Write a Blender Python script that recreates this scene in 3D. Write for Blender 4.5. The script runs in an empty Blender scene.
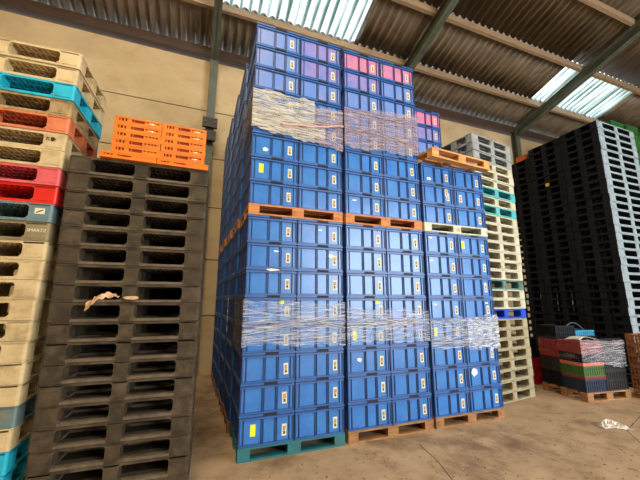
import bpy, math, random
from mathutils import Vector, Matrix
random.seed(7)
sc = bpy.context.scene
COL = sc.collection
PI = math.pi

# ------------------------------------------------------------------ camera, world, lights, exposure
S = 1.2 / 1.3216
pit, yaw, rol = .1871, .3589, .0029
CAM = Vector((-.5219, -3.9958, 1.7835)) * S
Fw = Vector((math.sin(yaw) * math.cos(pit), math.cos(yaw) * math.cos(pit), math.sin(pit)))
R0 = Vector((math.cos(yaw), -math.sin(yaw), 0))
U0 = R0.cross(Fw)
Rt = R0 * math.cos(rol) + U0 * math.sin(rol)
Up = -R0 * math.sin(rol) + U0 * math.cos(rol)
cd = bpy.data.cameras.new('camera')
cam = bpy.data.objects.new('camera', cd)
COL.objects.link(cam)
cam.matrix_world = Matrix((( Rt.x, Up.x, -Fw.x, CAM.x), (Rt.y, Up.y, -Fw.y, CAM.y), (Rt.z, Up.z, -Fw.z, CAM.z), (0, 0, 0, 1)))
cd.sensor_fit = 'HORIZONTAL'
cd.sensor_width = 36
cd.lens = 36 * 318.5 / 640
cd.clip_start = .02
sc.camera = cam

w = bpy.data.worlds.new('world')
sc.world = w
w.use_nodes = True
bg = w.node_tree.nodes['Background']
bg.inputs[0].default_value = (.86, .94, 1, 1)
bg.inputs[1].default_value = 2.7


def area(name, loc, target, sx, sy, power, col):
    l = bpy.data.lights.new(name, 'AREA')
    l.shape = 'RECTANGLE'
    l.size, l.size_y, l.energy, l.color = sx, sy, power, col
    o = bpy.data.objects.new(name, l)
    COL.objects.link(o)
    o.location = loc
    o.rotation_euler = (Vector(target) - Vector(loc)).to_track_quat('-Z', 'Y').to_euler()
    return o


# daylight through the opening of the added front wall, behind the camera
area('door_daylight', (7.5, -9.7, 3.0), (3.5, 0, 2.8), 7, 5, 900, (.95, .98, 1))
area('warm_left_key', (-1.5, -4.6, 9.6), (-1.2, 0.5, 2.0), 3.0, 2.4, 420, (1, .83, .58))  # warm key lamp added for the left side
sc.view_settings.view_transform = 'Standard'
sc.view_settings.look = 'None'
sc.view_settings.gamma = 1
sc.view_settings.use_curve_mapping = False
sc.view_settings.exposure = 0.5
sc.cycles.max_bounces = 6
sc.cycles.diffuse_bounces = 3
sc.cycles.transparent_max_bounces = 16


# ------------------------------------------------------------------ materials
def lin(h):
    if isinstance(h, str):
        h = [int(h[i:i + 2], 16) / 255 for i in (0, 2, 4)]
    return tuple(c / 12.92 if c < .04045 else ((c + .055) / 1.055) ** 2.4 for c in h) + (1,)


MATS = {}


def mat(name, a, b=None, scale=6, rough=.6, bump=0, bscale=40, detail=4, stretch=(1, 1, 1), metal=0, spec=.5, lo=.35, hi=.7, dirt=None, dscale=2.5, dlo=.5, dhi=.75):
    if name in MATS:
        return MATS[name]
    m = bpy.data.materials.new(name)
    m.use_nodes = True
    nt = m.node_tree
    N, L = nt.nodes, nt.links
    p = N['Principled BSDF']
    p.inputs['Roughness'].default_value = rough
    p.inputs['Metallic'].default_value = metal
    p.inputs['Specular IOR Level'].default_value = spec
    tc = N.new('ShaderNodeTexCoord')
    mp = N.new('ShaderNodeMapping')
    mp.inputs['Scale'].default_value = stretch
    oi = N.new('ShaderNodeObjectInfo')
    vm = N.new('ShaderNodeVectorMath')
    vm.operation = 'MULTIPLY_ADD'
    vm.inputs[1].default_value = (7, 5, 9)
    L.new(oi.outputs['Random'], vm.inputs[0])
    L.new(tc.outputs['Object'], vm.inputs[2])
    L.new(vm.outputs[0], mp.inputs[0])
    col = None
    if b is None:
        b = a
    n = N.new('ShaderNodeTexNoise')
    n.inputs['Scale'].default_value = scale
    n.inputs['Detail'].default_value = detail
    n.inputs['Roughness'].default_value = .65
    L.new(mp.outputs[0], n.inputs['Vector'])
    cr = N.new('ShaderNodeValToRGB')
    cr.color_ramp.elements[0].position = lo
    cr.color_ramp.elements[1].position = hi
    cr.color_ramp.elements[0].color = lin(a)
    cr.color_ramp.elements[1].color = lin(b)
    L.new(n.outputs['Fac'], cr.inputs[0])
    col = cr.outputs[0]
    if dirt:
        n2 = N.new('ShaderNodeTexNoise')
        n2.inputs['Scale'].default_value = dscale
        n2.inputs['Detail'].default_value = 8
        n2.inputs['Roughness'].default_value = .7
        L.new(vm.outputs[0], n2.inputs['Vector'])
        r2 = N.new('ShaderNodeMapRange')
        r2.inputs[1].default_value = dlo
        r2.inputs[2].default_value = dhi
        L.new(n2.outputs['Fac'], r2.inputs[0])
        mx = N.new('ShaderNodeMix')
        mx.data_type = 'RGBA'
        L.new(r2.outputs[0], mx.inputs[0])
        L.new(col, mx.inputs[6])
        mx.inputs[7].default_value = lin(dirt)
        col = mx.outputs[2]
    L.new(col, p.inputs['Base Color'])
    if bump:
        n3 = N.new('ShaderNodeTexNoise')
        n3.inputs['Scale'].default_value = bscale
        n3.inputs['Detail'].default_value = 5
        L.new(mp.outputs[0], n3.inputs['Vector'])
        bp = N.new('ShaderNodeBump')
        bp.inputs['Strength'].default_value = bump
        bp.inputs['Distance'].default_value = .02
        L.new(n3.outputs['Fac'], bp.inputs['Height'])
        L.new(bp.outputs[0], p.inputs['Normal'])
    MATS[name] = m
    return m


def film(name, base, streak, tint, sz=55, sx=2.2, lo=.48, hi=.62, rough=.25):
    """clear plastic film with bunched milky strands"""
    m = bpy.data.materials.new(name)
    m.use_nodes = True
    nt = m.node_tree
    N, L = nt.nodes, nt.links
    for x in list(N):
        N.remove(x)
    out = N.new('ShaderNodeOutputMaterial')
    tr = N.new('ShaderNodeBsdfTransparent')
    pr = N.new('ShaderNodeBsdfPrincipled')
    pr.inputs['Base Color'].default_value = lin(tint)
    pr.inputs['Roughness'].default_value = rough
    mix = N.new('ShaderNodeMixShader')
    tc = N.new('ShaderNodeTexCoord')
    mp = N.new('ShaderNodeMapping')
    mp.inputs['Scale'].default_value = (sx, sx, sz)
    mp.inputs['Rotation'].default_value = (0, .03, 0)
    n = N.new('ShaderNodeTexNoise')
    n.inputs['Scale'].default_value = 1
    n.inputs['Detail'].default_value = 5
    n.inputs['Roughness'].default_value = .62
    n.inputs['Distortion'].default_value = .6
    L.new(tc.outputs['Object'], mp.inputs[0])
    L.new(mp.outputs[0], n.inputs['Vector'])
    r = N.new('ShaderNodeMapRange')
    r.inputs[1].default_value = lo
    r.inputs[2].default_value = hi
    r.inputs[3].default_value = base
    r.inputs[4].default_value = streak
    L.new(n.outputs['Fac'], r.inputs[0])
    L.new(r.outputs[0], mix.inputs[0])
    L.new(tr.outputs[0], mix.inputs[1])
    L.new(pr.outputs[0], mix.inputs[2])
    bp = N.new('ShaderNodeBump')
    bp.inputs['Strength'].default_value = .7
    bp.inputs['Distance'].default_value = .02
    L.new(n.outputs['Fac'], bp.inputs['Height'])
    L.new(bp.outputs[0], pr.inputs['Normal'])
    L.new(mix.outputs[0], out.inputs[0])
    return m


M_BODY = mat('blue_plastic', '3c7abe', '3069ae', 4, .27, .05, 9, dirt='42679e', dscale=5, dlo=.55, dhi=.9)
M_BODY2 = mat('pale_blue_plastic', '5c80c4', '6d84b8', 5, .35, .04, 25, dirt='8a86b0', dscale=6)  # paler blue for the upper rows
M_PINK_REFLECT = mat('pink_reflection_paint', 'd8788c', '7c6ca8', 7, .35, .04, 25, lo=.42, hi=.72)  # pink reflection put into the face colour
M_LILAC_REFLECT = mat('lilac_reflection_paint', '8a7cb4', '6076b8', 7, .35, .04, 25, lo=.42, hi=.65)  # weaker lilac part of the same painted reflection
M_RIM = mat('deep_blue_plastic', '25518e', '2c5e9e', 6, .42)  # shade of the rim put into a deeper blue than the body
M_GROOVE_SHADE = mat('navy_groove_shade', '1d3668', '223f78', 6, .5)  # shade of rim gaps and rib lines put into the navy
M_NOTCH_SHADE = mat('notch_shade_black', '0b0d18', None, 5, .7)  # near-black shade colour for the handle notch
M_LAB = mat('paper_label', 'e6d8b4', 'd2bf92', 30, .7)
M_INK = mat('black_ink', '3a3228', None, 5, .7)
M_YEL = mat('yellow_sticker_paper', 'ecec20', 'dada18', 20, .6)
M_WHITE = mat('white_paper', 'eeeae0', 'd8d2c4', 30, .7)
M_WOOD = mat('orange_pine', 'd08a50', 'a8622c', 3, .75, .15, 30, stretch=(2, 14, 14), dirt='7a4a26', dscale=5)
M_WOOD2 = mat('dusty_pine', 'a87a4c', '84582f', 3, .8, .2, 30, stretch=(2, 14, 14), dirt='54381f', dscale=5)
M_WOOD3 = mat('fresh_pine', 'e0a25e', 'c07c40', 3, .75, .12, 30, stretch=(2, 14, 14), dirt='9a6030', dscale=4)
M_TEAL = mat('teal_painted_wood', '1d6e74', '185a60', 5, .6, .15, 30, dirt='3f5a54', dscale=6)
M_PALE = mat('pale_grey_painted_wood', 'c8c8ae', 'b2b296', 5, .7, .1, 30, dirt='8e8a70', dscale=5)
M_BLACKP = mat('dusty_black_plastic', '483c2a', '302820', 5, .8, .1, 60, dirt='665640', dscale=6, dlo=.45, dhi=.8, spec=.25)
M_CONC = mat('floor_concrete', 'b69672', '927454', 2.6, .85, .35, 18, detail=10, dirt='6c5036', dscale=1.3, dlo=.50, dhi=.74)
M_WALL = mat('wall_concrete', 'cdb48a', 'b89e76', .9, .9, .12, 12, detail=9, stretch=(1, 1, 2), dirt='a08560', dscale=1.1, dlo=.52, dhi=.85)
M_JOINT = mat('joint_mortar', '4e3f2c', None, 5, .9)  # dark joint colour between the wall panels
M_STEEL = mat('green_grey_steel', '59604e', '444a3e', 4, .55, .05, 30, dirt='5a4c38', dscale=3)
M_DARKST = mat('dark_brown_steel', '33231a', '241812', 4, .6)
M_PURLIN = mat('dusty_timber_purlin', 'a88c6c', '84694c', 3, .8, .1, 30, stretch=(1, 12, 12))
M_ROOF = mat('roof_sheet_fibre_cement', '8c7a60', '5c4e3a', 2.2, .42, .1, 30, detail=8, stretch=(3, .6, 1), dirt='40362a', dscale=.8, dlo=.48, dhi=.8, spec=.8)


def sheet_mat():
    m = bpy.data.materials.new('translucent_rooflight_sheet')
    m.use_nodes = True
    nt = m.node_tree
    N, L = nt.nodes, nt.links
    for x in list(N):
        N.remove(x)
    out = N.new('ShaderNodeOutputMaterial')
    tl = N.new('ShaderNodeBsdfTranslucent')
    df = N.new('ShaderNodeBsdfDiffuse')
    mix = N.new('ShaderNodeMixShader')
    mix.inputs[0].default_value = .05
    n = N.new('ShaderNodeTexNoise')
    tc = N.new('ShaderNodeTexCoord')
    mp = N.new('ShaderNodeMapping')
    mp.inputs['Scale'].default_value = (5, .5, 1)
    wv = N.new('ShaderNodeTexWave')
    wv.inputs['Scale'].default_value = (1 / .22) / 3.1831
    wv.inputs['Distortion'].default_value = .4
    wv.inputs['Detail Scale'].default_value = .5
    L.new(tc.outputs['Object'], wv.inputs['Vector'])
    wm_ = N.new('ShaderNodeMath')
    wm_.operation = 'MULTIPLY_ADD'
    wm_.inputs[1].default_value = .30
    L.new(wv.outputs['Fac'], wm_.inputs[0])
    cr = N.new('ShaderNodeValToRGB')
    cr.color_ramp.elements[0].position = .30
    cr.color_ramp.elements[0].color = lin('98a8a0')
    cr.color_ramp.elements[1].position = .58
    cr.color_ramp.elements[1].color = lin('fbffff')
    n.inputs['Scale'].default_value = 1.3
    n.inputs['Detail'].default_value = 6
    L.new(tc.outputs['Object'], mp.inputs[0])
    L.new(mp.outputs[0], n.inputs['Vector'])
    n2_ = N.new('ShaderNodeMath')
    n2_.operation = 'MULTIPLY'
    n2_.inputs[1].default_value = .75
    L.new(n.outputs['Fac'], n2_.inputs[0])
    L.new(n2_.outputs[0], wm_.inputs[2])
    L.new(wm_.outputs[0], cr.inputs[0])
    L.new(cr.outputs[0], tl.inputs[0])
    L.new(cr.outputs[0], df.inputs[0])
    L.new(tl.outputs[0], mix.inputs[1])
    L.new(df.outputs[0], mix.inputs[2])
    L.new(mix.outputs[0], out.inputs[0])
    return m


M_SHEET = sheet_mat()


# ------------------------------------------------------------------ mesh helpers
class MB:
    def __init__(s):
        s.v, s.f, s.m = [], [], []

    def box(s, x0, x1, y0, y1, z0, z1, mi=0, ang=0, piv=None):
        b = len(s.v)
        P = [(x, y, z) for z in (z0, z1) for y in (y0, y1) for x in (x0, x1)]
        if ang:
            cx, cy = piv or ((x0 + x1) / 2, (y0 + y1) / 2)
            c, n = math.cos(ang), math.sin(ang)
            P = [(cx + (x - cx) * c - (y - cy) * n, cy + (x - cx) * n + (y - cy) * c, z) for x, y, z in P]
        s.v += P
        for q in ((0, 2, 3, 1), (4, 5, 7, 6), (0, 1, 5, 4), (2, 6, 7, 3), (0, 4, 6, 2), (1, 3, 7, 5)):
            s.f.append([b + i for i in q])
            s.m.append(mi)
        return s

    def prism(s, pts, lo, hi, axis='z', mi=0):
        """extrude a polygon; axis z: pts are (x, y); axis y: pts are (x, z); axis x: pts are (y, z)"""
        b, n = len(s.v), len(pts)
        for k in (lo, hi):
            for p in pts:
                s.v.append((p[0], p[1], k) if axis == 'z' else ((p[0], k, p[1]) if axis == 'y' else (k, p[0], p[1])))
        a = sum(pts[i][0] * pts[(i + 1) % n][1] - pts[(i + 1) % n][0] * pts[i][1] for i in range(n))
        flip = (a < 0) != (axis == 'y')
        fs = [list(range(n))[::-1], list(range(n, 2 * n))] + [[i, (i + 1) % n, n + (i + 1) % n, n + i] for i in range(n)]
        for q in fs:
            if flip:
                q = q[::-1]
            s.f.append([b + i for i in q])
            s.m.append(mi)
        return s

    def tube(s, pts, r, seg=6, mi=0):
        b = len(s.v)
        for i, p in enumerate(pts):
            p = Vector(p)
            d = (Vector(pts[min(i + 1, len(pts) - 1)]) - Vector(pts[max(i - 1, 0)])).normalized()
            u = d.cross(Vector((0, 0, 1)))
            if u.length < .01:
                u = d.cross(Vector((0, 1, 0)))
            u.normalize()
            q = d.cross(u)
            rr = r[i] if isinstance(r, (list, tuple)) else r
            for k in range(seg):
                a = 2 * PI * k / seg
                s.v.append(tuple(p + (u * math.cos(a) + q * math.sin(a)) * rr))
        for i in range(len(pts) - 1):
            for k in range(seg):
                k2 = (k + 1) % seg
                s.f.append([b + i * seg + k, b + i * seg + k2, b + (i + 1) * seg + k2, b + (i + 1) * seg + k])
                s.m.append(mi)
        s.f.append([b + k for k in range(seg)][::-1])
        s.m.append(mi)
        s.f.append([b + (len(pts) - 1) * seg + k for k in range(seg)])
        s.m.append(mi)
        return s

    def mesh(s, name, mats, smooth=False):
        me = bpy.data.meshes.new(name)
        me.from_pydata(s.v, [], s.f)
        if not isinstance(mats, (list, tuple)):
            mats = [mats]
        for m in mats:
            me.materials.append(m)
        me.polygons.foreach_set('material_index', s.m)
        if smooth:
            me.polygons.foreach_set('use_smooth', [True] * len(me.polygons))
        me.update()
        return me


def link(name, me, parent=None, loc=None, rz=0):
    o = bpy.data.objects.new(name, me)
    COL.objects.link(o)
    if parent:
        o.parent = parent
    if loc:
        o.location = loc
    o.rotation_euler = (0, 0, rz)
    return o


def tag(o, label=None, cat=None, group=None):
    if label:
        o['label'] = label
    if cat:
        o['category'] = cat
    if group:
        o['group'] = group
    return o


def struct(name, me, loc=None, parent=None):
    o = link(name, me, parent, loc)
    if not parent:
        o['kind'] = 'structure'
    return o


ORD = ['zeroth', 'first', 'second', 'third', 'fourth', 'fifth', 'sixth', 'seventh', 'eighth', 'ninth', 'tenth', 'eleventh', 'twelfth',
       'thirteenth', 'fourteenth', 'fifteenth', 'sixteenth', 'seventeenth', 'eighteenth', 'nineteenth', 'twentieth']
ORD += ['twenty-' + x for x in ORD[1:10]] + ['thirtieth'] + ['thirty-' + x for x in ORD[1:6]]

# ------------------------------------------------------------------ structure
YW = 4.2            # inner face of the back wall
struct('floor', MB().box(-8, 18, -10, 4.4, -.3, 0).mesh('floor', M_CONC))
mb = MB()
zj = [-.02, 1.27, 2.54, 3.80, 5.05, 6.30, 7.72]
for k in range(6):
    mb.box(-8, 18, YW, YW + .2, zj[k] + .012, zj[k + 1] - .012, 0)
mb.box(-8, 18, YW + .02, YW + .18, 0, 7.7, 1)
struct('wall_back', mb.mesh('wall_back', [M_WALL, M_JOINT]))
struct('wall_left', MB().box(-8.2, -8, -10, 4.4, 0, 12.5).mesh('wall_left', M_WALL))
struct('wall_right', MB().box(18, 18.2, -10, 4.4, 0, 12.5).mesh('wall_right', M_WALL))
mb = MB()
mb.box(-8, 3.5, -10, -9.8, 0, 12.4).box(12, 18, -10, -9.8, 0, 12.4).box(3.5, 12, -10, -9.8, 6, 12.4)
struct('wall_front_added', mb.mesh('wall_front_added', M_WALL))  # unseen wall added to cut the flood of light from the front
MR = .30


def roof_z(y):
    return 8.10 + MR * (YW - y)


def corrugated(x0, x1, y0, y1, name, m, off=0.0):
    per, amp, n = .22, .068, 14
    xs = []
    x = x0
    while x < x1 - 1e-6:
        xs.append(x)
        x += per / n
    xs.append(x1)
    ys = [y0, (y0 + y1) / 2, y1]
    v, f = [], []
    for t in (0, .008):
        for y in ys:
            for x in xs:
                v.append((x, y, roof_z(y) + off + amp * (2 * abs(math.sin(PI * x / per)) - 1) + t))
    nx = len(xs)
    L0 = 3 * nx
    for j in range(2):
        for i in range(nx - 1):
            a = j * nx + i
            f.append((a, a + nx, a + nx + 1, a + 1))
            f.append((L0 + a, L0 + a + 1, L0 + a + nx + 1, L0 + a + nx))
    for i in range(nx - 1):
        f.append((i, i + 1, L0 + i + 1, L0 + i))
        b = 2 * nx + i
        f.append((b, L0 + b, L0 + b + 1, b + 1))
    me = bpy.data.meshes.new(name)
    me.from_pydata(v, [], f)
    me.materials.append(m)
    me.polygons.foreach_set('use_smooth', [True] * len(me.polygons))
    me.update()
    return me


PY = [3.05, 1.70, .35, -1.0, -2.35, -3.7, -5.05, -6.4, -7.75, -9.1]
# rooflight bands: left one reaches from above the left column to x=3.0, up the slope; right one sits between two purlins
SK = [(-4.6, 3.0, -2.35, 3.05), (9.7, 13.3, 1.70, 3.05), (-4.6, 6.0, -7.75, -3.7), (8, 14, -7.75, -2.35)]
Ylev = [4.45, 3.05, 1.70, -2.35, -3.7, -7.75, -10]
Xlev = [-8.2, -4.6, 3.0, 6.0, 8.0, 9.7, 13.3, 14, 18.2]
nroof, nsheet = 0, 0
for j in range(len(Ylev) - 1):
    y1, y0 = Ylev[j], Ylev[j + 1]
    run = None
    cells = []
    for i in range(len(Xlev) - 1):
        xa, xb_ = Xlev[i], Xlev[i + 1]
        cx, cy = (xa + xb_) / 2, (y0 + y1) / 2
        s = any(a < cx < b and c < cy < d for a, b, c, d in SK)
        if cells and cells[-1][2] == s:
            cells[-1][1] = xb_
        else:
            cells.append([xa, xb_, s])
    for xa, xb_, s in cells:
        if s:
            nsheet += 1
            struct('window_%d' % nsheet, corrugated(xa - .03, xb_ + .03, y0 - .05, y1 + .05, 'rooflight', M_SHEET, .012))
        else:
            nroof += 1
            struct('ceiling' if nroof == 1 else 'ceiling.%03d' % (nroof - 1), corrugated(xa, xb_, y0, y1, 'roof_sheet', M_ROOF))
ti = 0


def trim(me):
    global ti
    ti += 1
    return struct('trim_%d' % ti, me)


def slope_beam(x0, x1, y0, y1, d0, d1, m, flange=.0):
    """a member following the roof slope between depths d0..d1 below the sheet"""
    mb = MB()
    mb.prism([(y0, roof_z(y0) - d1), (y1, roof_z(y1) - d1), (y1, roof_z(y1) - d0), (y0, roof_z(y0) - d0)], x0, x1, 'x')
    if flange:
        for d in (d0, d1 - .025):
            mb.prism([(y0, roof_z(y0) - d - .025), (y1, roof_z(y1) - d - .025), (y1, roof_z(y1) - d), (y0, roof_z(y0) - d)], x0 - flange, x1 + flange, 'x')
    return mb.mesh('rafter', m)


for y in PY:
    z = roof_z(y) - .068
    trim(MB().box(-8, 18, y - .045, y + .045, z - .17, z).mesh('purlin', M_PURLIN))
trim(MB().box(-8, 18, YW - .14, YW + .1, 7.78, 8.02).mesh('eaves_beam', mat('brown_beam_paint', '4a3424', '38271b', 4, .6)))
RX = [-6.0, -.50, 4.65, 10.2, 15.6]
for x in RX:
    trim(slope_beam(x - .012, x + .012, -9.9, YW - .15, .24, .55, M_STEEL, .075))
    mb = MB()
    mb.box(x - .095, x + .095, YW - .02, YW - .003, 0, 7.9).box(x - .012, x + .012, YW - .2, YW - .02, 0, 7.85).box(x - .095, x + .095, YW - .22, YW - .2, 0, 7.85)
    trim(mb.mesh('column', M_STEEL))

# bracket clamped to the column
br = tag(link('steel_bracket', None, None, (-.5, YW - .23, 5.35)), 'dark steel bracket bolted to the green column left of the tall blue stack', 'bracket')
link('plate', MB().box(-.07, .07, -.06, 0, 0, .6).mesh('plate', M_DARKST), br)
link('clamp', MB().box(-.17, .17, -.14, -.06, .34, .58).mesh('clamp', M_DARKST), br)
link('clamp', MB().box(-.15, .15, -.14, -.06, .0, .24).mesh('clamp', M_DARKST), br)
for bx in (-.11, .11):
    link('bolt', MB().tube([(bx, -.17, .46), (bx, -.13, .46)], .022, 6).mesh('bolt', M_STEEL), br)


# ------------------------------------------------------------------ wooden pallets
def wood_parts(L, D, H, key):
    """front-left-bottom corner at the origin; long side L along x"""
    t = H * .15
    P = []
    bw = [(0, .13), ((L - .15) / 2, (L + .15) / 2), (L - .13, L)]
    bd = [(0, .11), ((D - .12) / 2, (D + .12) / 2), (D - .11, D)]
    for yb in bd:
        P.append(('bottom_board', MB().box(0, L, yb[0], yb[1], 0, t)))
    for xb_ in bw:
        for yb in bd:
            P.append(('block', MB().box(xb_[0] + .002, xb_[1] - .002, yb[0] + .002, yb[1] - .002, t, H - 2 * t)))
    for xb_ in bw:
        P.append(('stringer_board', MB().box(xb_[0], xb_[1], 0, D, H - 2 * t, H - t)))
    g = (D - .11 * 2 - .12 * 3) / 4
    y = 0
    for w_ in (.11, .12, .12, .12, .11):
        P.append(('top_board', MB().box(0, L, y, y + w_, H - t, H)))
        y += w_ + g
    return P


_wood = {}


def wood_pallet(loc, rz, m, label, L=1.2, D=.8, H=.131, group=None):
    k = (L, D, H, m.name)
    if k not in _wood:
        _wood[k] = [(n, b.mesh(n, m)) for n, b in wood_parts(L, D, H, k)]
    o = link('wooden_pallet', None, None, loc, rz)
    tag(o, label, 'pallet', group)
    for n, me in _wood[k]:
        link(n, me, o)
    return o


# ------------------------------------------------------------------ blue crates
CW, CD, CH = .6, .4, .309


def crate_meshes(mbody):
    W, D, H = .596, .396, CH - .002
    b = MB()
    t = .016
    ins = .020
    b.box(ins, W - ins, ins, ins + t, .004, H - .01, 0)
    b.box(ins, W - ins, D - ins - t, D - ins, .004, H - .01, 0)
    b.box(ins, ins + t, ins + t, D - ins - t, .004, H - .01, 0)
    b.box(W - ins - t, W - ins, ins + t, D - ins - t, .004, H - .01, 0)
    b.box(ins + t, W - ins - t, ins + t, D - ins - t, .004, .02, 0)
    r = MB()
    # rim: two lips, bottom ledge
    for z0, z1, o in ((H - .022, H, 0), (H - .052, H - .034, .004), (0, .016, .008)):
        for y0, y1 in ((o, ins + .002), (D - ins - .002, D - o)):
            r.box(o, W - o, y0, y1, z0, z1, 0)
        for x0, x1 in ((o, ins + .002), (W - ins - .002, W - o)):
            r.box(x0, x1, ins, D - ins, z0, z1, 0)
    for z0, z1 in ((H - .034, H - .022), (H - .058, H - .052), (.016, .021)):  # gap strips with their shade painted in
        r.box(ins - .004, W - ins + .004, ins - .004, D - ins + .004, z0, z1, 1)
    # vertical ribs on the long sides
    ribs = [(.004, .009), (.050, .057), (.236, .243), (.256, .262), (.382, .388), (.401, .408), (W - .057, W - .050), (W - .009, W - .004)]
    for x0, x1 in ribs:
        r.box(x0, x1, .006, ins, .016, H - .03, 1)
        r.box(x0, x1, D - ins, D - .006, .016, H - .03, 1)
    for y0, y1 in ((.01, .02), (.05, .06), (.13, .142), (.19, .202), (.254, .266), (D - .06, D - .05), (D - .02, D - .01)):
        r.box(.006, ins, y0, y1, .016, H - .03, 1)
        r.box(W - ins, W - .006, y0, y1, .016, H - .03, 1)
    # handle notch: a black box stands in for the shade of the opening
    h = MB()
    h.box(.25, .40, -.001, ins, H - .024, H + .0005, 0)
    return b.mesh('body', mbody), r.mesh('rim', [M_RIM, M_GROOVE_SHADE]), h.mesh('handle', M_NOTCH_SHADE)


VAR = {k: crate_meshes(m) for k, m in (('blue', M_BODY), ('pale_blue', M_BODY2), ('pink', M_PINK_REFLECT), ('lilac', M_LILAC_REFLECT))}


def label_mesh(w, h, m, ink=True):
    b = MB().box(-w / 2, w / 2, -.0012, 0, -h / 2, h / 2, 0)
    if ink:
        for k in range(7):
            x = -w * .28 + k * w * .085
            b.box(x, x + w * .045, -.0018, -.0012, -h * .02, h * .32, 1)
        b.box(-w * .22, w * .22, -.0018, -.0012, -h * .36, -h * .12, 1)
        b.box(-w * .3, w * .1, -.0018, -.0012, -h * .09, -h * .06, 1)
    return b.mesh('label', [m, M_INK])


ME_LABEL = label_mesh(.052, .118, M_LAB)
ME_YEL = label_mesh(.055, .115, M_YEL, False)
ME_YELS = label_mesh(.07, .05, M_YEL, False)


def scrap_mesh(w, h, m, seed):
    rnd = random.Random(seed)
    n = 11
    pts = [(math.cos(2 * PI * i / n) * w / 2 * rnd.uniform(.6, 1.1), math.sin(2 * PI * i / n) * h / 2 * rnd.uniform(.6, 1.1)) for i in range(n)]
    return MB().prism(pts, -.0015, 0, 'y').mesh('paper_scrap', m)


def crate(x, y, z, kind, label, group, detail=True):
    o = link('blue_crate', None, None, (x + .002, y + .002, z))
    tag(o, label, 'crate', group)
    bm, rm, hm = VAR[kind]
    link('body', bm, o)
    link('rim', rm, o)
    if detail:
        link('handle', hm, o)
        l = link('paper_label', ME_LABEL, o, (.485 + random.uniform(-.006, .006), .0195, .125 + random.uniform(-.008, .008)))
        l.rotation_euler = (0, random.uniform(-.04, .04), 0)
    return o


XA, XB, XC = 0.0, 1.2457, 2.4966
Z0 = .131
Z1 = .131 * 2 + 8 * CH
CR = {}


def nm(i):
    return ORD[i]


def crate_label(stack, tier, col, row, n):
    base = {('left', 0): 'above the teal pallet', ('left', 1): 'above the mid-height pallet', ('middle', 0): 'above the floor pallet',
            ('middle', 1): 'above the mid-height pallet', ('right', 0): 'above the floor pallet', ('right', 1): 'above the pale pallet'}[(stack, tier)]
    return 'blue crate of the %s stack, %s column, %s layer %s' % (stack, col, nm(row + 1), base)


PINKS = {('middle', 1, 0, 7): 'pink', ('middle', 1, 1, 7): 'pink', ('left', 1, 1, 7): 'lilac', ('middle', 1, 0, 6): 'lilac', ('middle', 1, 1, 6): 'pale_blue',  # upper crates with painted reflection tints and paler blue
         ('left', 1, 1, 6): 'lilac', ('left', 1, 0, 7): 'pale_blue', ('left', 1, 0, 6): 'pale_blue', ('middle', 1, 0, 5): 'pale_blue', ('middle', 1, 1, 5): 'pale_blue',
         ('left', 1, 0, 5): 'pale_blue', ('left', 1, 1, 5): 'pale_blue'}
for stack, X0, y0, rows1 in (('left', XA, 0, 8), ('middle', XB, .005, 8), ('right', XC, .017, 3)):
    for tier in (0, 1):
        for row in range(8 if tier == 0 else rows1):
            for c in (0, 1):
                if stack == 'left' and c == 0 and False:
                    continue
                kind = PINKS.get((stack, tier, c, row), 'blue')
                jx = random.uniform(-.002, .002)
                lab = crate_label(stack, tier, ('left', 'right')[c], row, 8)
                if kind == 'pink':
                    lab = lab.replace('blue crate', 'pink-reflection-painted blue crate')
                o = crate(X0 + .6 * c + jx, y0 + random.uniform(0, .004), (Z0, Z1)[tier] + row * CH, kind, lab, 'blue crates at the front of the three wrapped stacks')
                CR[(stack, tier, c, row)] = o
# the long left flank of the left stack: ten crates deep
OFFS = [0, 0, -.035, -.035, -.06, -.06, -.09, -.09, -.11, -.11]
for j in range(1, 10):
    for tier in (0, 1):
        for row in range(8):
            y = (j // 2) * .812 + (j % 2) * .4
            lab = 'blue crate on the left flank, %s behind the corner, %s layer of the %s tier' % (nm(j), nm(row + 1), ('lower', 'upper')[tier])
            crate(OFFS[j], y, (Z0, Z1)[tier] + row * CH, 'blue', lab, 'blue crates down the left flank of the left stack', False)
# stack standing behind the right stack, its top three layers look over the pallet
for tier in (0, 1):
    for row in range(8):
        kind = 'blue'
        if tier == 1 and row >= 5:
            kind = {5: 'pale_blue', 6: 'lilac', 7: 'pink'}[row]  # same painted reflection tints on the top layers
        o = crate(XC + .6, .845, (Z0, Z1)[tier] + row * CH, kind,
                  'crate behind the right stack, %s layer of its %s tier' % (nm(row + 1), ('lower', 'upper')[tier]), 'crates of the stack behind the right stack', tier == 1 and row >= 4)

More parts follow.
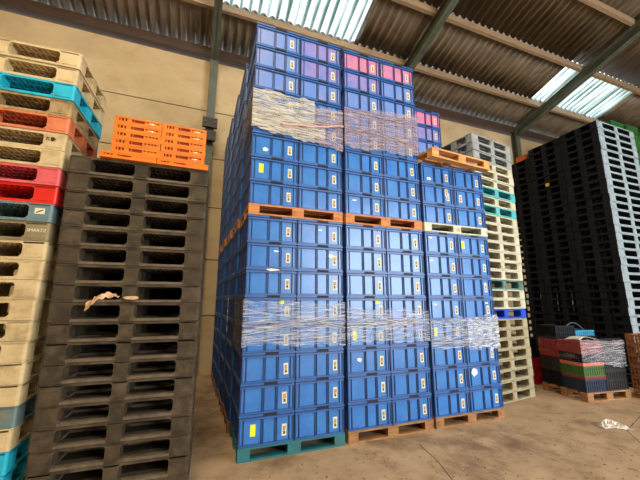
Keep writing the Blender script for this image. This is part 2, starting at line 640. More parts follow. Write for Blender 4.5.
# stickers on single crates: (stack, tier, column, row, x, z, kind, label)
ST = [('left', 0, 0, 0, .15, .15, 'y', 'yellow sticker'), ('left', 1, 0, 1, .13, .15, 'y', 'yellow sticker'), ('middle', 0, 0, 3, .11, .14, 'y', 'yellow sticker'),
      ('left', 0, 0, 4, .42, .235, 'ys', 'small yellow sticker'), ('middle', 0, 0, 4, .44, .235, 'ys', 'small yellow sticker'),
      ('right', 0, 0, 3, .10, .14, 'y', 'yellow sticker'), ('right', 0, 1, 7, .10, .15, 'y', 'yellow sticker'),
      ('right', 0, 1, 1, .12, .2, 'wb', 'torn white sticker'), ('middle', 0, 0, 2, .17, .16, 'w', 'torn white paper scraps'),
      ('left', 0, 1, 6, .43, .18, 'w', 'torn white paper scrap'), ('right', 0, 0, 6, .10, .2, 'ws', 'white tape scrap'), ('right', 0, 0, 4, .12, .2, 'ws', 'white tape scrap'),
      ('right', 0, 0, 7, .11, .22, 'ws', 'white tape scrap'), ('right', 0, 1, 4, .46, .22, 'ws', 'white tape scrap'), ('right', 0, 1, 5, .47, .2, 'ws', 'white tape scrap'),
      ('left', 0, 0, 6, .34, .20, 'ws', 'white tape scrap'), ('left', 0, 1, 7, .30, .19, 'ws', 'white tape scrap'), ('middle', 1, 0, 0, .14, .2, 'ws', 'white tape scrap'),
      ('right', 1, 1, 1, .13, .13, 'lab', 'paper label'), ('right', 1, 0, 1, .46, .2, 'lab', 'paper label'), ('left', 1, 0, 2, .17, .09, 'w', 'white paper scrap'),
      ('middle', 1, 1, 5, .40, .07, 'w', 'white paper scrap'), ('right', 1, 0, 2, .15, .07, 'w', 'white paper scrap'), ('left', 0, 1, 3, .3, .13, 'ws', 'white tape scrap')]
for k, (a, b, c, r_, x, z, kd, lb) in enumerate(ST):
    me = {'y': ME_YEL, 'ys': ME_YELS, 'lab': ME_LABEL}.get(kd) or scrap_mesh({'w': .08, 'wb': .14, 'ws': .07}[kd], {'w': .06, 'wb': .12, 'ws': .022}[kd], M_WHITE, k)
    o = link('sticker', me, CR[(a, b, c, r_)], (x, .0185, z))
    o['label'] = lb

o = link('torn_tape', scrap_mesh(.19, .030, M_WHITE, 77), CR[('left', 0, 0, 5)], (.30, -.001, .288))
o['label'] = 'torn white tape'

# pallets of the blue stacks
for k in range(5):
    wood_pallet((OFFS[2 * k], k * .812, 0), 0, M_TEAL if k == 0 else M_WOOD2,
                'teal painted wooden pallet on the floor under the left blue stack' if k == 0 else 'brown wooden floor pallet under the left flank, %s behind the teal pallet' % nm(k), group=None if k == 0 else 'floor pallets down the left flank')
    wood_pallet((OFFS[2 * k], k * .812, Z0 + 8 * CH), 0, M_WOOD,
                'orange wooden pallet at mid height at the corner of the left blue stack' if k == 0 else 'orange wooden mid-height pallet down the left flank, %s behind the corner pallet' % nm(k), group=None if k == 0 else 'mid-height pallets down the left flank')
wood_pallet((XB, .005, 0), 0, M_WOOD2, 'brown wooden pallet on the floor under the middle blue stack')
wood_pallet((XB, .005, Z0 + 8 * CH), 0, M_WOOD, 'orange wooden pallet halfway up the middle blue stack')
wood_pallet((XC, .017, 0), 0, M_WOOD2, 'brown wooden pallet on the floor under the right blue stack')
wood_pallet((XC, .017, Z0 + 8 * CH), 0, M_PALE, 'pale grey wooden pallet halfway up the right blue stack')
wood_pallet((XC, .84, 0), 0, M_WOOD2, 'wooden floor pallet under the stack hidden behind the right blue stack')
wood_pallet((XC, .84, Z0 + 8 * CH), 0, M_WOOD, 'wooden mid-height pallet of the stack behind the right blue stack')
wood_pallet((2.535, -.20, Z1 + 3 * CH + .001), .075, M_WOOD3, 'empty orange wooden pallet lying askew on top of the right blue stack', H=.144)

# ------------------------------------------------------------------ stretch wrap
F_DENSE = film('dense_stretch_film', .15, .90, 'd2c8b2', 90, 4.0, .42, .58)
F_MID = film('light_stretch_film', .22, .75, 'bca4a4', 90, 4.0, .44, .62)
F_BUN = film('bunched_stretch_film', .12, .8, 'd8dce4', 45, 9.0, .46, .62, .2)
F_LOW = film('clear_stretch_film', .07, .72, 'd0d4e0', 85, 4.0, .46, .63)
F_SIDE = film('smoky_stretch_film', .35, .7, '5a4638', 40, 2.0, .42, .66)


def band(x0, x1, zl, zr, yf, m, side=None, seed=0, name='front_film'):
    """wrinkled strip across a stack face; zl/zr are (bottom, top) at the left and right end"""
    rnd = random.Random(seed)
    nx, nz = 60, 22
    ph = [rnd.uniform(0, 6) for _ in range(8)]
    v, f = [], []
    for j in range(nz + 1):
        for i in range(nx + 1):
            u, t = i / nx, j / nz
            lo = zl[0] * (1 - u) + zr[0] * u + .012 * math.sin(u * 13 + ph[0]) + .008 * math.sin(u * 37 + ph[1])
            hi = zl[1] * (1 - u) + zr[1] * u + .012 * math.sin(u * 11 + ph[2]) + .008 * math.sin(u * 31 + ph[3])
            z = lo + (hi - lo) * t
            d = .0045 * math.sin(z * 95 + 3 * math.sin(u * 5 + ph[4]) + ph[5]) + .003 * math.sin(z * 210 + u * 9 + ph[6])
            v.append((x0 + (x1 - x0) * u, yf + d, z) if side is None else (side + d, x0 + (x1 - x0) * u, z))
    for j in range(nz):
        for i in range(nx):
            a = j * (nx + 1) + i
            f.append((a, a + 1, a + nx + 2, a + nx + 1))
    me = bpy.data.meshes.new(name)
    me.from_pydata(v, [], f)
    me.materials.append(m)
    me.polygons.foreach_set('use_smooth', [True] * len(f))
    me.update()
    return me


M_STRAND = mat('twisted_film_strand', 'e8e0d8', 'c8b8b0', 30, .3)
M_STRANDP = mat('pinkish_film_strand', 'd8a890', 'c08c80', 30, .3)


def strands(name, lst, m, parent):
    mb = MB()
    rnd = random.Random(len(lst))
    for (xa, za, xb_, zb, y, r, wob) in lst:
        n = 40
        pts = []
        p = rnd.uniform(0, 6)
        for i in range(n + 1):
            u = i / n
            pts.append((xa + (xb_ - xa) * u, y - .003 * math.sin(u * 20 + p), za + (zb - za) * u + wob * math.sin(u * 7 + p) + wob * .3 * math.sin(u * 23 + p)))
        mb.tube(pts, r, 5)
    return link(name, mb.mesh(name, m, True), parent)


def wrap(label, parts, strand_sets):
    o = tag(link('stretch_wrap', None), label, 'stretch wrap')
    for p in parts:
        link(p.name.split('.')[0], p, o)
    for k, (l, m) in enumerate(strand_sets):
        strands('film_strand', l, m, o)
    return o


def fan(x0, x1, zs0, zs1, n, y, r, seed, wob=.008):
    rnd = random.Random(seed)
    return [(x0, rnd.uniform(*zs0), x1, rnd.uniform(*zs1), y - rnd.uniform(0, .006), rnd.uniform(r * .15, r * .42), wob) for _ in range(n)]


wrap('dense milky stretch wrap around the upper left blue stack', [
    band(-.012, .80, (3.70, 4.24), (3.62, 4.22), -.014, F_DENSE, None, 1),
    band(.76, 1.21, (3.64, 4.16), (3.58, 4.18), -.011, F_MID, None, 31),
    band(-.010, .95, (3.72, 4.05), (3.70, 3.86), -.019, F_DENSE, None, 32),
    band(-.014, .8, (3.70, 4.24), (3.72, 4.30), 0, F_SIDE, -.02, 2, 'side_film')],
    [(fan(-.01, 1.21, (3.72, 4.22), (3.6, 4.2), 9, -.024, .004, 3), M_STRAND), ([(.35, 3.78, 1.21, 3.93, -.026, .012, .012)], M_STRANDP)])
wrap('thin stretch wrap with pinkish strands around the upper middle blue stack', [
    band(XB - .01, XB + 1.21, (3.66, 4.24), (3.72, 4.40), -.010, F_MID, None, 4)],
    [(fan(XB, XB + 1.2, (3.7, 4.2), (3.75, 4.35), 9, -.018, .005, 5), M_STRANDP)])
wrap('milky stretch wrap around the lower left blue stack', [
    band(-.012, 1.21, (1.14, 1.62), (1.10, 1.58), -.014, F_LOW, None, 6),
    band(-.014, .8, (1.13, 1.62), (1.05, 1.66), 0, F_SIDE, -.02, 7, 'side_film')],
    [(fan(-.01, 1.21, (1.16, 1.55), (1.12, 1.5), 12, -.024, .005, 8), M_STRAND)])
wrap('twisted stretch wrap fanning out across the lower middle blue stack', [
    band(XB - .01, XB + 1.215, (1.14, 1.52), (1.08, 1.50), -.010, F_LOW, None, 9)],
    [(fan(XB, XB + .85, (1.1, 1.55), (1.30, 1.40), 14, -.018, .006, 10) + fan(XB + .8, XB + 1.2, (1.28, 1.4), (1.1, 1.5), 8, -.018, .005, 11), M_STRAND)])
wrap('bunched stretch wrap around the lower right blue stack', [
    band(XC - .01, XC + 1.21, (1.0, 1.36), (.92, 1.42), .002, F_LOW, None, 12),
    band(XC + .62, XC + 1.212, (.98, 1.36), (.94, 1.40), -.006, F_BUN, None, 13, 'bunched_film')],
    [(fan(XC, XC + 1.2, (1.02, 1.34), (.95, 1.4), 10, -.012, .005, 14), M_STRAND)])


def text_mesh(body, size, m, depth=.002):
    cu = bpy.data.curves.new('text', 'FONT')
    cu.body = body
    cu.size = size
    cu.extrude = depth
    cu.align_x = 'CENTER'
    cu.align_y = 'CENTER'
    o = bpy.data.objects.new('tmp', cu)
    COL.objects.link(o)
    dg = bpy.context.evaluated_depsgraph_get()
    me = bpy.data.meshes.new_from_object(o.evaluated_get(dg))
    bpy.data.objects.remove(o)
    me.materials.clear()
    me.materials.append(m)
    return me


tp = tag(link('tape_strip', None, None, (-.08, 1.03, 1.42)), 'white printed tape running down the left flank of the lower left stack', 'tape')
link('tape', MB().box(-.001, 0, -.03, .03, -.26, .26).mesh('tape', M_RIM), tp)
t_ = link('tape_lettering', text_mesh('D OZVX', .12, M_WHITE), tp, (-.003, 0, 0))
t_.matrix_local = Matrix(((0, 0, -1, -.003), (0, -1, 0, 0), (-1, 0, 0, 0), (0, 0, 0, 1))) @ Matrix.Rotation(PI, 4, 'Z')


# ------------------------------------------------------------------ plastic pallets
def plastic_boxes(W, D, H, short_front=False):
    """origin at the right-front-bottom corner, body towards -x and +y"""
    zt, zb = H * .855, H * .15
    fr = [(0, .14), (.462, .555), (.86, 1.0)]      # block spans along x from the right
    bx = [(-b * W, -a * W) for a, b in fr]
    by = [(0, .17 * D), (.43 * D, .57 * D), (.83 * D, D)]
    parts = []
    dk = MB()
    c = .02
    e = .0015
    dk.prism([(-W + c, 0), (-c, 0), (0, c), (0, D - c), (-c, D), (-W + c, D), (-W, D - c), (-W, c)], H - .010, H - e, 'z')
    for y0, y1 in ((0, .022), (D - .022, D)):
        dk.box(-W + c, -c, y0, y1, zt, H - .010)
    for x0, x1 in ((-W, -W + .022), (-.022, 0)):
        dk.box(x0, x1, c, D - c, zt, H - .010)
    n = 26
    for i in range(1, n):
        x = -W * i / n
        dk.box(x - .004, x + .004, .022, D - .022, zt - .004, H - .010)
    for i in range(1, 9):
        y = D * i / 9
        dk.box(-W + .022, -.022, y - .004, y + .004, zt - .004, H - .010)
    parts.append(('deck', dk))
    for i, (x0, x1) in enumerate(bx):
        for j, (y0, y1) in enumerate(by):
            b = MB()
            r = .022
            fl = r if (i == 2) else 0.0
            frr = r if (i == 0) else 0.0
            pts = []
            # rounded outer corners
            def corner(cx, cy, sx, sy):
                return [(cx - sx * r + sx * r * math.cos(a), cy - sy * r + sy * r * math.sin(a)) for a in [k * PI / 8 for k in range(5)]]
            P = []
            if i == 2 and j == 0:
                P += corner(x0, y0, -1, -1)
            else:
                P += [(x0, y0)]
            if i == 0 and j == 0:
                P += corner(x1, y0, 1, -1)[::-1]
            else:
                P += [(x1, y0)]
            if i == 0 and j == 2:
                P += corner(x1, y1, 1, 1)
            else:
                P += [(x1, y1)]
            if i == 2 and j == 2:
                P += corner(x0, y1, -1, 1)[::-1]
            else:
                P += [(x0, y1)]
            b.prism(P, e, zt if not (j in (0, 2) or i in (0, 2)) else H - .0115, 'z')
            if j == 0:
                b.box(x0 + .022, x1 - .022, y0 - .0035, y0 + .001, zb, zt - .012)
            if j in (0, 2):
                # gussets rounding the top corners of the fork openings, and flared feet
                ya, yb = (y0, y0 + .03) if j == 0 else (y1 - .03, y1)
                if i < 2:
                    b.prism([(x0, zt), (x0 - .016, zt), (x0 - .005, zt - .010), (x0, zt - .022)][::-1], ya, yb, 'y')
                    b.prism([(x0, zb), (x0 - .022, zb), (x0, zb + .022)], ya, yb, 'y')
                if i > 0:
                    b.prism([(x1, zt), (x1 + .016, zt), (x1 + .005, zt - .010), (x1, zt - .022)], ya, yb, 'y')
                    b.prism([(x1, zb), (x1 + .022, zb), (x1, zb + .022)], ya, yb, 'y')
            parts.append(('block', b))
    for j, (y0, y1) in enumerate(by):
        for (xa, xb_) in ((bx[1][1], bx[0][0]), (bx[2][1], bx[1][0])):
            parts.append(('bottom_rail', MB().box(xa, xb_, y0 + .002, y1 - (.002 if j else .0), e, zb)))
    for i in (0, 2):
        x0, x1 = bx[i]
        for (ya, yb) in ((by[0][1], by[1][0]), (by[1][1], by[2][0])):
            parts.append(('side_rail', MB().box(x0 + .002, x1 - .002, ya, yb, e, zb)))
    return parts


_pl = {}


def plastic_pallet(loc, rz, m, label, W, D, H, group, split=True, cat='pallet', face=None):
    k = (round(W, 4), round(D, 4), round(H, 4), m.name, split, face and face.name)
    if k not in _pl:
        P = plastic_boxes(W, D, H)
        if split:
            _pl[k] = [(n, b.mesh(n, M_DUST if (m == M_BLACKP and 'rail' in n) else m)) for n, b in P]
        else:
            a = MB()
            for n, b in P:
                o = len(a.v)
                a.v += b.v
                a.f += [[q + o for q in f] for f in b.f]
                a.m += b.m
            _pl[k] = a.mesh('plastic_pallet', [m, face] if face else m)
            if face:
                for p in _pl[k].polygons:
                    if p.normal.y < -.8 and p.center.y < .05:
                        p.material_index = 1  # light on the front side put into the face colour
    if not split:
        return tag(link('plastic_pallet', _pl[k], None, loc, rz), label, cat, group)
    o = tag(link('plastic_pallet', None, None, loc, rz), label, cat, group)
    for n, me in _pl[k]:
        link(n, me, o)
    return o


M_DUST = mat('dust_covered_plastic', '6c5c46', '4c4030', 14, .85, .2, 60)
PC_BLACK0 = mat('black_plastic', '15161b', '0f1014', 5, .65, .05, 50, dirt='202226', dscale=5, spec=.2)
# black stack at the left
BW, BD, BH = 1.153, .77, 2.873 / 18
for i in range(18):
    z = (17 - i) * BH
    d = 2.873 - z
    plastic_pallet((-.464 + .004 * d + random.uniform(-.004, .004), -.453 + .026 * d + random.uniform(-.004, .004), z), -.033 + random.uniform(-.003, .003), M_BLACKP,
                   'dusty black plastic pallet, %s in the stack left of the blue crates' % ('topmost' if i == 0 else nm(i + 1) + ' down'), BW, BD, BH, 'dusty black pallets stacked left of the blue crates')

# mixed-colour stack at the left edge of the view
PC = {
    'cream': mat('cream_plastic', 'd0b888', 'b89e6e', 5, .6, .08, 50, dirt='8c744c', dscale=5, dlo=.5, dhi=.85),
    'dirty cream': mat('dirty_cream_plastic', 'b89a68', '8f7448', 8, .7, .15, 50, dirt='5c4628', dscale=9, dlo=.48, dhi=.7),
    'cyan': mat('cyan_plastic', '22b4cc', '1a9cb4', 5, .45, .05, 50, dirt='3c8a90', dscale=5),
    'orange-pink': mat('salmon_plastic', 'd87c50', 'c0603c', 5, .5, .05, 50, dirt='9a5c3c', dscale=5),
    'pink-red': mat('pink_red_plastic', 'dc6060', 'c84c50', 5, .5, .05, 50, dirt='a85048', dscale=5),
    'bright red': mat('bright_red_plastic', 'e02e1e', 'd02418', 5, .4, .05, 50),
    'blue-grey': mat('blue_grey_plastic', '6c8484', '547070', 5, .5, .05, 50, dirt='8a7c5c', dscale=5),
    'greyish brown': mat('grey_brown_plastic', '94825c', '7a6a4a', 5, .65, .05, 50, dirt='5c4c34', dscale=6),
    'grey': mat('grey_plastic', '9a9c98', '828482', 5, .6, .05, 50, dirt='60605a', dscale=6),
    'ivory': mat('ivory_plastic', 'c8c2a8', 'aea88e', 5, .6, .05, 50, dirt='948a6c', dscale=5, dlo=.55, dhi=.85),
    'dull beige': mat('dull_beige_plastic', 'a89c7c', '8c8060', 5, .7, .05, 50, dirt='6c6048', dscale=6),  # darker beige for the lower pallets
    'blue': mat('royal_blue_plastic', '2050c8', '1a44b4', 5, .4, .05, 50),
    'teal': mat('teal_plastic', '4cb0b4', '3a989e', 5, .5, .05, 50, dirt='8cb8b0', dscale=6),
    'dark green': mat('dark_green_plastic', '50746c', '3a5c58', 5, .5, .05, 50, dirt='889c90', dscale=6),
    'black': mat('black_plastic', '15161b', '0f1014', 5, .65, .05, 50, dirt='202226', dscale=5, spec=.2),
    'lit grey': mat('painted_lit_side_grey', '9aa6aa', '808c92', 6, .4, .05, 50, dirt='6c7c84', dscale=5),  # lit-side colour painted on the front dark stack
}
LLC = ['cream', 'cream', 'cyan', 'dirty cream', 'orange-pink', 'cream', 'cream', 'pink-red', 'bright red', 'blue-grey', 'greyish brown',
       'cream', 'cream', 'cream', 'cream', 'cream', 'cream', 'cream', 'cream', 'blue-grey', 'cream', 'cyan', 'cyan', 'cream']
LH = 3.881 / 24
LLP = []
for i in range(24):
    z = (23 - i) * LH
    d = 3.881 - z
    LLP.append(plastic_pallet((-1.647 - .027 * d + random.uniform(-.006, .006), -.402 + .03 * d + random.uniform(-.006, .006), z), -.034 + random.uniform(-.008, .008), PC[LLC[i]],
                              '%s plastic pallet, %s in the mixed stack at the left edge' % (LLC[i], 'topmost' if i == 0 else nm(i + 1) + ' down'), 1.169, .76, LH, 'mixed plastic pallets stacked at the left edge'))
M_DKTXT = mat('dark_print', '2c2418', None, 5, .7)
M_LTTXT = mat('faded_white_print', 'e0d4b8', None, 5, .7)
s = link('logo_sticker', MB().box(-.035, .035, -.001, 0, -.025, .025, 0).prism([(-.028, -.012), (-.02, -.017), (.028, .008), (.02, .013), (0, .004)], -.002, -.001, 'y', 1).mesh('logo_sticker', [M_LTTXT, M_DKTXT]), LLP[9], (-.085, -.0055, .09))
s['label'] = 'pale sticker with dark swoosh'


def upright_text(body, size, m, parent, loc, name):
    o = link(name, text_mesh(body, size, m, .0008), parent)
    o.matrix_local = Matrix.Translation(loc) @ Matrix.Rotation(PI / 2, 4, 'X')
    return o


upright_text('SMARTZ', .036, M_LTTXT, LLP[10], (-.085, -.0055, .085), 'printed_lettering')
lg = link('printed_logo', MB().box(-.035, -.028, -.001, 0, -.015, .015).box(-.035, -.012, -.001, 0, .01, .016).box(-.022, -.016, -.001, 0, -.012, .004).box(-.004, .026, -.001, 0, -.016, .018).box(.006, .012, -.0015, -.001, -.022, .02).box(.03, .034, -.001, 0, -.01, .01).mesh('printed_logo', M_DKTXT), LLP[5], (-.105, -.0055, .095))
lg['label'] = 'small dark printed mark'

# torn paper hanging out of the black stack
mb = MB()
rnd = random.Random(3)
for (x0, z0, x1, z1) in ((-.17, -.035, .06, .05),):
    n = 13
    b = len(mb.v)
    for j in range(3):
        for i in range(n + 1):
            u = i / n
            mb.v.append((x0 + (x1 - x0) * u + rnd.uniform(-.005, .005), -.012 - .03 * j + .03 * math.sin(u * 9 + j), z0 + (z1 - z0) * math.sin(u * 2.4) - .030 * j * (1.3 - u) + rnd.uniform(-.012, .012)))
    for j in range(2):
        for i in range(n):
            a = b + j * (n + 1) + i
            mb.f.append([a, a + 1, a + n + 2, a + n + 1])
            mb.m.append(0)
o = link('torn_paper', mb.mesh('torn_paper', mat('kraft_paper', 'd8b088', 'b08860', 20, .8)), None, (-1.17, -.425, 1.627))
sm = o.modifiers.new('thick', 'SOLIDIFY')
sm.thickness = .003
tag(o, 'crumpled torn brown paper hanging from an opening of the black pallet stack', 'paper')

tp2 = link('torn_paper', scrap_mesh(.13, .035, MATS['kraft_paper'], 5), None, (-1.02, -.43, 1.635))
tag(tp2, 'small torn brown paper strip in the same black pallet opening', 'paper')

# grey and ivory stack right of the blue crates
WRC = ['grey', 'grey', 'grey', 'ivory', 'ivory', 'ivory', 'teal', 'ivory', 'teal', 'ivory', 'ivory', 'ivory', 'ivory', 'ivory', 'ivory', 'ivory', 'dark green', 'ivory', 'ivory', 'blue'] + ['dull beige'] * 8
WH = 4.617 / 28
for i in range(28):
    z = (27 - i) * WH
    c, s_ = math.cos(.143), math.sin(.143)
    sx = .02 if i > 22 else 0
    plastic_pallet((3.956 + sx + 1.165 * c - .007 * (4.617 - z) + random.uniform(-.008, .008), .371 + 1.165 * s_ + .009 * (4.617 - z) + random.uniform(-.008, .008), z), .143 + random.uniform(-.012, .012), PC[WRC[i]],
                   '%s plastic pallet, %s in the leaning stack right of the blue crates' % (WRC[i], 'topmost' if i == 0 else nm(i + 1) + ' down'), 1.165, .8, WH, 'grey and ivory pallets right of the blue crates')

# big black pallet stacks at the right
KH = 5.5 / 33
for s3, (nn, dx, name) in enumerate(((33, 0, 'front'), (33, .02, 'middle'), (32, .05, 'rear'))):
    for i in range(nn):
        z = (nn - 1 - i) * KH
        plastic_pallet((7.385 + 1.40 + dx + random.uniform(-.01, .01), .206 + s3 * .805 + random.uniform(-.003, .003), z), .012 + random.uniform(-.004, .004),
                       PC['black'],
                       ('black pallet%s, %s in the %s tall dark stack' % (' with light painted on its long side' if s3 == 0 else '', 'topmost' if i == 0 else nm(i + 1) + ' down', name)), 1.40, .785, KH, 'black pallets of the tall dark %s stack at right' % name, False, face=PC['lit grey'] if s3 == 0 else None)


TG = [o for o in COL.objects if o.get('label', '') .startswith('black pallet, seventh down in the middle tall')]
if TG:
    g = link('yellow_tag', MB().box(-.001, 0, -.04, .04, -.04, .04).mesh('yellow_tag', mat('mustard_tag', 'd8b040', None, 5, .6)), TG[0], (-1.402, .39, .10))
    g['label'] = 'square yellow tag'

# ------------------------------------------------------------------ perforated crates
def slotted_crate(W, D, H, m, kind):
    """origin front-left-bottom; posts, rims and slotted walls"""
    b = MB()
    t = .012
    if kind == 'tray':
        b.box(0, W, 0, D, 0, .012)
        for (x0, x1, y0, y1) in ((0, W, 0, t), (0, W, D - t, D), (0, t, t, D - t), (W - t, W, t, D - t)):
            b.box(x0, x1, y0, y1, H - .018, H - .001)
            b.box(x0, x1, y0, y1, .012, .024)
        segs = [(0, .035), (.045, .055), (.075, .085), (.10, .14), (.155, .16), (.245, .26), (.275, .29), (.31, .32), (.335, .345), (.365, W)]
        for a, c in segs:
            b.box(a, c, .002, t, .024, H - .018)
            b.box(a, c, D - t, D - .002, .024, H - .018)
        b.box(.26, W, .003, t, .024, .04)
        b.box(0, t, t, D - t, .02, H - .02)
        b.box(t, W - t, .016, .02, .012, H - .01, 1)  # inner sheet with the shade of the slots painted in
        b.box(W - t, W, t, D - t, .02, H - .02)
    else:
        b.box(t, W - t, t, D - t, .0, .012)
        for z0, z1, o in ((H - .03, H - .001, 0), (0, .02, 0), (H * .48, H * .54, .004)):
            for (x0, x1, y0, y1) in ((o, W - o, o, t), (o, W - o, D - t, D - o), (o, t, t, D - t), (W - t, W - o, t, D - t)):
                b.box(x0, x1, y0, y1, z0, z1)
        nx, ny = max(4, int(W / .05)), max(4, int(D / .05))
        for i in range(nx + 1):
            x = (W - .014) * i / nx
            b.box(x, x + .014, .003, t, .02, H - .03)
            b.box(x, x + .014, D - t, D - .003, .02, H - .03)
        for i in range(ny + 1):
            y = (D - .014) * i / ny
            b.box(.003, t, y, y + .014, .02, H - .03)
            b.box(W - t, W - .003, y, y + .014, .02, H - .03)
        if kind == 'solid':
            b.box(t, W - t, t, t + .004, .01, H - .01)
            b.box(t, t + .004, t, D - t, .01, H - .01)
            b.box(W - t - .004, W - t, t, D - t, .01, H - .01)
            b.box(t, W - t, D - t - .004, D - t, .01, H - .01)
    return b


bxm = slotted_crate(1.12, .75, .40, PC['black'], 'solid').mesh('added_dark_bin', PC['black'])  # unseen bins added to keep the pallet openings dark
for r_ in range(7):
    tag(link('added_dark_bin', bxm, None, (-1.63, .46, r_ * .4), 0), 'black bin added as dark backing behind the dusty black pallets, %s from the floor' % nm(r_ + 1), 'bin', 'added black bins behind the dusty black pallets')
M_OR = mat('orange_plastic', 'e47a14', 'cc640c', 5, .45, .04, 40, dirt='c86414', dscale=8, dlo=.55, dhi=.9)
M_SLOT_SHADE = mat('orange_slot_shade', 'a04410', '7c3008', 5, .6)  # shade behind the tray slots put into the colour
om = slotted_crate(.396, .6, .072, M_OR, 'tray').mesh('orange_crate', [M_OR, M_SLOT_SHADE])
ob = slotted_crate(.455, .6, .056, M_OR, 'tray').mesh('orange_crate', [M_OR, M_SLOT_SHADE])
zt = 2.874
for c, x in enumerate((-1.385, -.925)):
    tag(link('orange_crate', ob, None, (x, -.47, zt)), 'orange plastic crate, bottom layer, %s one on the black pallet stack' % ('left', 'right')[c], 'crate', 'orange crates on the black pallet stack')
for r_ in range(5):
    for c, x in enumerate((-1.305, -.905)):
        o = tag(link('orange_crate', om, None, (x + random.uniform(-.003, .003), -.47, zt + .057 + r_ * .0725)), 'orange plastic crate, %s column, %s layer above the bottom crates' % (('left', 'right')[c], nm(r_ + 1)), 'crate', 'orange crates on the black pallet stack')
        if (c, r_) in ((0, 3), (0, 4), (1, 4), (1, 3), (1, 0), (1, 1)):
            sp = link('white_label', scrap_mesh(.06, .018, M_LAB, r_ * 3 + c), o, (.31, -.001, .035))
            sp['label'] = 'white paper label'
M_SB = mat('steel_blue_plastic', '2f7fa8', '26708f', 5, .5)
tag(link('blue_box', slotted_crate(.36, .3, .1, M_SB, 'solid').mesh('blue_box', M_SB), None, (-1.62, .15, zt + .001)), 'small blue plastic box on the black pallet stack behind the orange crates', 'box')
tag(link('orange_box', slotted_crate(.25, .3, .14, M_OR, 'solid').mesh('orange_box', mat('dull_orange_plastic', 'd06a28', 'b85820', 5, .5)), None, (7.44, 1.86, 32 * KH + .001)), 'small orange box on the rear dark pallet stack at right', 'box')

# tall green crate towers behind the big black pallets
M_GR = mat('green_plastic', '2f6e30', '245a28', 5, .5, .05, 40, dirt='4f7a44', dscale=6)
gm = slotted_crate(.6, .4, .30, M_GR, 'open').mesh('green_crate', M_GR)
gb = slotted_crate(.6, .4, .30, M_GR, 'solid').mesh('green_crate', M_GR)
for c, (x, y) in enumerate(((9.98, 1.12), (10.62, 1.10))):
    for r_ in range(22):
        tag(link('green_crate', gb, None, (x + random.uniform(-.006, .006), y, r_ * .3), .02), 'green slotted crate of the %s tower at far right, %s layer up' % (('left', 'right')[c], nm(r_ + 1)), 'crate', 'green crates in the towers at far right')

# brown perforated crates at the right edge
M_BR = mat('brown_plastic', '8a5228', '6a3e1c', 5, .55, .05, 40)
bm_ = slotted_crate(.4, .56, .175, M_BR, 'open').mesh('brown_crate', M_BR)
for r_ in range(6):
    tag(link('brown_crate', bm_, None, (6.64 + random.uniform(-.004, .004), -.60, r_ * .175), .0), 'brown perforated crate at the right edge, %s from the floor' % nm(r_ + 1), 'crate', 'brown perforated crates at the right edge')

# red crates on the floor behind
M_RED = mat('red_plastic', 'a81422', '8c101a', 5, .4, .03, 40)
M_REDD = mat('dull_red_plastic', '962a2c', '7a2022', 5, .5)
rm_ = slotted_crate(.5, .36, .17, M_RED, 'solid').mesh('red_crate', M_RED)
for r_ in range(3):
    tag(link('red_crate', rm_, None, (5.87, 1.12, r_ * .17), -.05), 'red crate on the floor beside the ivory pallets, %s from the bottom' % nm(r_ + 1), 'crate', 'red crates beside the ivory pallet stack')

kb_ = slotted_crate(.5, .36, .17, PC['black'], 'solid').mesh('black_crate', PC['black'])
for r_ in range(2):
    tag(link('black_crate', kb_, None, (5.87, 1.12, (3 + r_) * .17), -.05), 'black crate on the red crates beside the ivory pallets, %s one' % ('lower', 'upper')[r_], 'crate')
# wrapped pallet of mixed crates
AG = -.10
PX, PY_ = 5.555, .04
root_c, root_s = math.cos(AG), math.sin(AG)


def onp(x, y, z):
    return (PX + x * root_c - y * root_s, PY_ + x * root_s + y * root_c, z)


wood_pallet((PX, PY_, 0), AG, M_WOOD2, 'small wooden pallet under the wrapped load of mixed crates', L=.98, D=.8, H=.144)
zp = .1445
CC = {'dark blue': mat('navy_plastic', '1c2c44', '162338', 5, .5), 'green': mat('olive_green_plastic', '42642c', '365424', 5, .5),
      'dark red': mat('dark_red_plastic', '8c2430', '741c28', 5, .5), 'black': PC['black'], 'red': M_REDD,
      'turquoise': mat('turquoise_plastic', '2c8cb0', '24789c', 5, .5), 'charcoal': mat('charcoal_plastic', '2a2826', '1f1d1c', 5, .45), 'pink': mat('salmon_pink_plastic', 'd0685c', 'b8544c', 5, .5)}
_mx = {}


def mix_crate(x, y, z, W, D, H, c, lab):
    k = (W, D, H, c)
    if k not in _mx:
        _mx[k] = slotted_crate(W, D, H, CC[c], 'solid').mesh('plastic_crate', CC[c])
    return tag(link('plastic_crate', _mx[k], None, onp(x, y, z), AG), lab, 'crate', 'mixed crates wrapped on the small pallet')


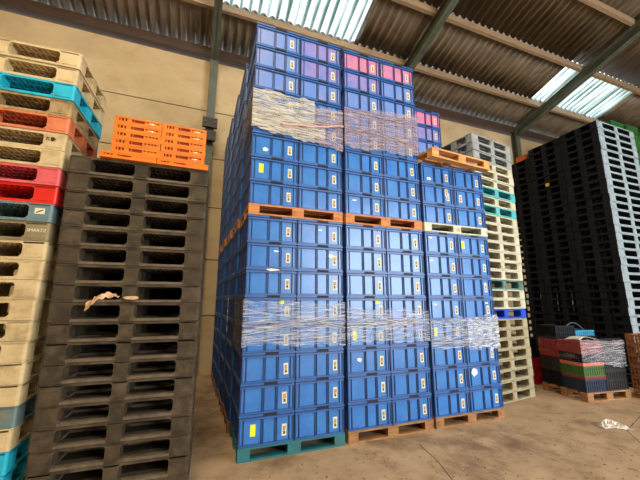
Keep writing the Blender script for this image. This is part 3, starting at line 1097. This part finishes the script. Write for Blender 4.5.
z = zp
for H, c, lab in ((.20, 'dark blue', 'navy crate at the bottom front corner of the wrapped load'), (.04, 'dark red', 'thin dark red tray between the navy and green crates'),
                  (.17, 'green', 'green crate above the navy crate in the wrapped load'), (.05, 'pink', 'thin pink tray on the green crate in the wrapped load'),
                  (.15, 'black', 'black crate in the middle of the wrapped load, front corner'), (.19, 'red', 'red crate at the top front corner of the wrapped load')):
    mix_crate(.01, .01, z, .46, .40, H, c, lab)
    z += H + .0005
z = zp
for H, c, lab in ((.32, 'charcoal', 'large charcoal crate at the bottom right of the wrapped load'), (.30, 'charcoal', 'charcoal crate in the middle right of the wrapped load'), (.22, 'black', 'black crate at the top right of the wrapped load')):
    mix_crate(.48, .01, z, .48, .40, H, c, lab)
    z += H + .0005
z = zp
for H, c, lab in ((.25, 'black', 'black crate low at the rear left of the wrapped load'), (.24, 'charcoal', 'charcoal crate second from the bottom at the rear left of the load'),
                  (.30, 'red', 'red crate at the rear left of the wrapped load'), (.24, 'black', 'black crate on top at the rear left of the wrapped load')):
    mix_crate(.01, .42, z, .46, .37, H, c, lab)
    z += H + .0005
z = zp
for H, c, lab in ((.42, 'black', 'tall black crate low at the rear right of the load'), (.36, 'charcoal', 'charcoal crate at the rear right of the wrapped load'), (.16, 'turquoise', 'turquoise crate on top at the rear right of the wrapped load')):
    mix_crate(.48, .42, z, .46, .37, H, c, lab)
    z += H + .0005
# crumpled sheet on top
mb = MB()
n = 12
for j in range(n + 1):
    for i in range(n + 1):
        u, v = i / n, j / n
        mb.v.append((u * .36, v * .26, .025 + .05 * math.sin(PI * u) * (1 - .5 * v) + .008 * math.sin(7 * u + 5 * v)))
for j in range(n):
    for i in range(n):
        a = j * (n + 1) + i
        mb.f.append([a, a + 1, a + n + 2, a + n + 1])
        mb.m.append(0)
ps = link('paper_sheet', mb.mesh('paper_sheet', M_WHITE, True), None, onp(.08, .06, zp + .80), AG)
tag(ps, 'bowed white sheet lying on top of the wrapped mixed crates', 'paper')
ps.modifiers.new('thick', 'SOLIDIFY').thickness = .004
# wrap around the mixed load
F_W = film('shiny_stretch_film', .10, .62, 'cfccd4', 60, 3.0, .46, .64, .15)
wm = tag(link('stretch_wrap', None, None, (PX, PY_, 0), AG), 'shiny stretch wrap around the mixed crates on the small pallet', 'stretch wrap')
link('front_film', band(-.01, .98, (.62, .99), (.50, .94), -.006, F_W, None, 21), wm)
link('side_film', band(-.008, .8, (.62, .98), (.70, 1.0), 0, film('thin_stretch_film', .03, .4, 'a89890', 30, 3, .5, .7), -.008, 22, 'side_film'), wm)
strands('film_strand', fan(0, .98, (.66, .98), (.86, .94), 8, -.012, .006, 23), M_STRAND, wm)
# loose strap standing up
mb = MB().tube([onp(.30 + .42 * t, .5 - .05 * t, 1.10 + .12 * math.sin(PI * t)) for t in [k / 16 for k in range(17)]], .007, 6)
tag(link('loose_strap', mb.mesh('loose_strap', mat('dark_strap', '5a5c60', None, 5, .4), True)), 'thin dark strap arching over the top of the wrapped mixed crates', 'strap')

# ------------------------------------------------------------------ litter and floor marks
mb = MB()
n = 14
rnd = random.Random(9)
for j in range(n + 1):
    for i in range(n + 1):
        u, v = i / n, j / n
        e = max(0, 1 - ((u - .5) ** 2 + (v - .5) ** 2) * 4)
        mb.v.append(((u - .5) * .34 + rnd.uniform(-.008, .008), (v - .5) * .16 + .03 * math.sin(u * 5) + rnd.uniform(-.008, .008), .004 + e * .085 * rnd.uniform(.2, 1)))
for j in range(n):
    for i in range(n):
        a = j * (n + 1) + i
        mb.f.append([a, a + 1, a + n + 2, a + n + 1])
        mb.m.append(0)
cr_ = link('crumpled_plastic', mb.mesh('crumpled_plastic', mat('dirty_white_plastic', 'dccfc0', 'a08c78', 14, .4)), None, (4.72, -.72, .003), -.35)
tag(cr_, 'crumpled dirty white plastic lying on the concrete floor at right', 'litter')
cr_.modifiers.new('thick', 'SOLIDIFY').thickness = .002
# crack lines of the slab: dark filler strips set into the floor
mb = MB()
for line in ([(1.2, -3.0), (1.55, -1.9), (1.75, -1.2), (1.95, -.62), (2.0, -.3)], [(3.3, -3.0), (4.2, -1.35), (4.75, -.85), (6.1, -.45), (7.2, -.35)]):
    for a, b in zip(line, line[1:]):
        ax, ay = a
        bx_, by_ = b
        L = math.hypot(bx_ - ax, by_ - ay)
        mb.box(ax, ax + L, ay - .005, ay + .005, -.002, .0012, 0, math.atan2(by_ - ay, bx_ - ax), (ax, ay))
struct('trim_%d' % (ti + 1), mb.mesh('floor_joint', mat('joint_dirt', '5c4430', '4a3624', 8, .95)))
ti += 1
# gravel crumbs on the floor
mb = MB()
for k in range(1400):
    x, y = rnd.uniform(-.4, 6.5), rnd.uniform(-2.6, -.12)
    if abs(x - 4.72) < .3 and abs(y + .72) < .3:
        continue
    s_ = rnd.uniform(.003, .009)
    mb.box(x - s_, x + s_, y - s_, y + s_, 0, s_ * 1.1, 0, rnd.uniform(0, 3))
o = link('gravel', mb.mesh('gravel', mat('gravel_crumbs', 'b89468', '70543a', 30, .9)))
tag(o, 'scattered gravel crumbs and dirt on the concrete floor', 'gravel')
o['kind'] = 'stuff'
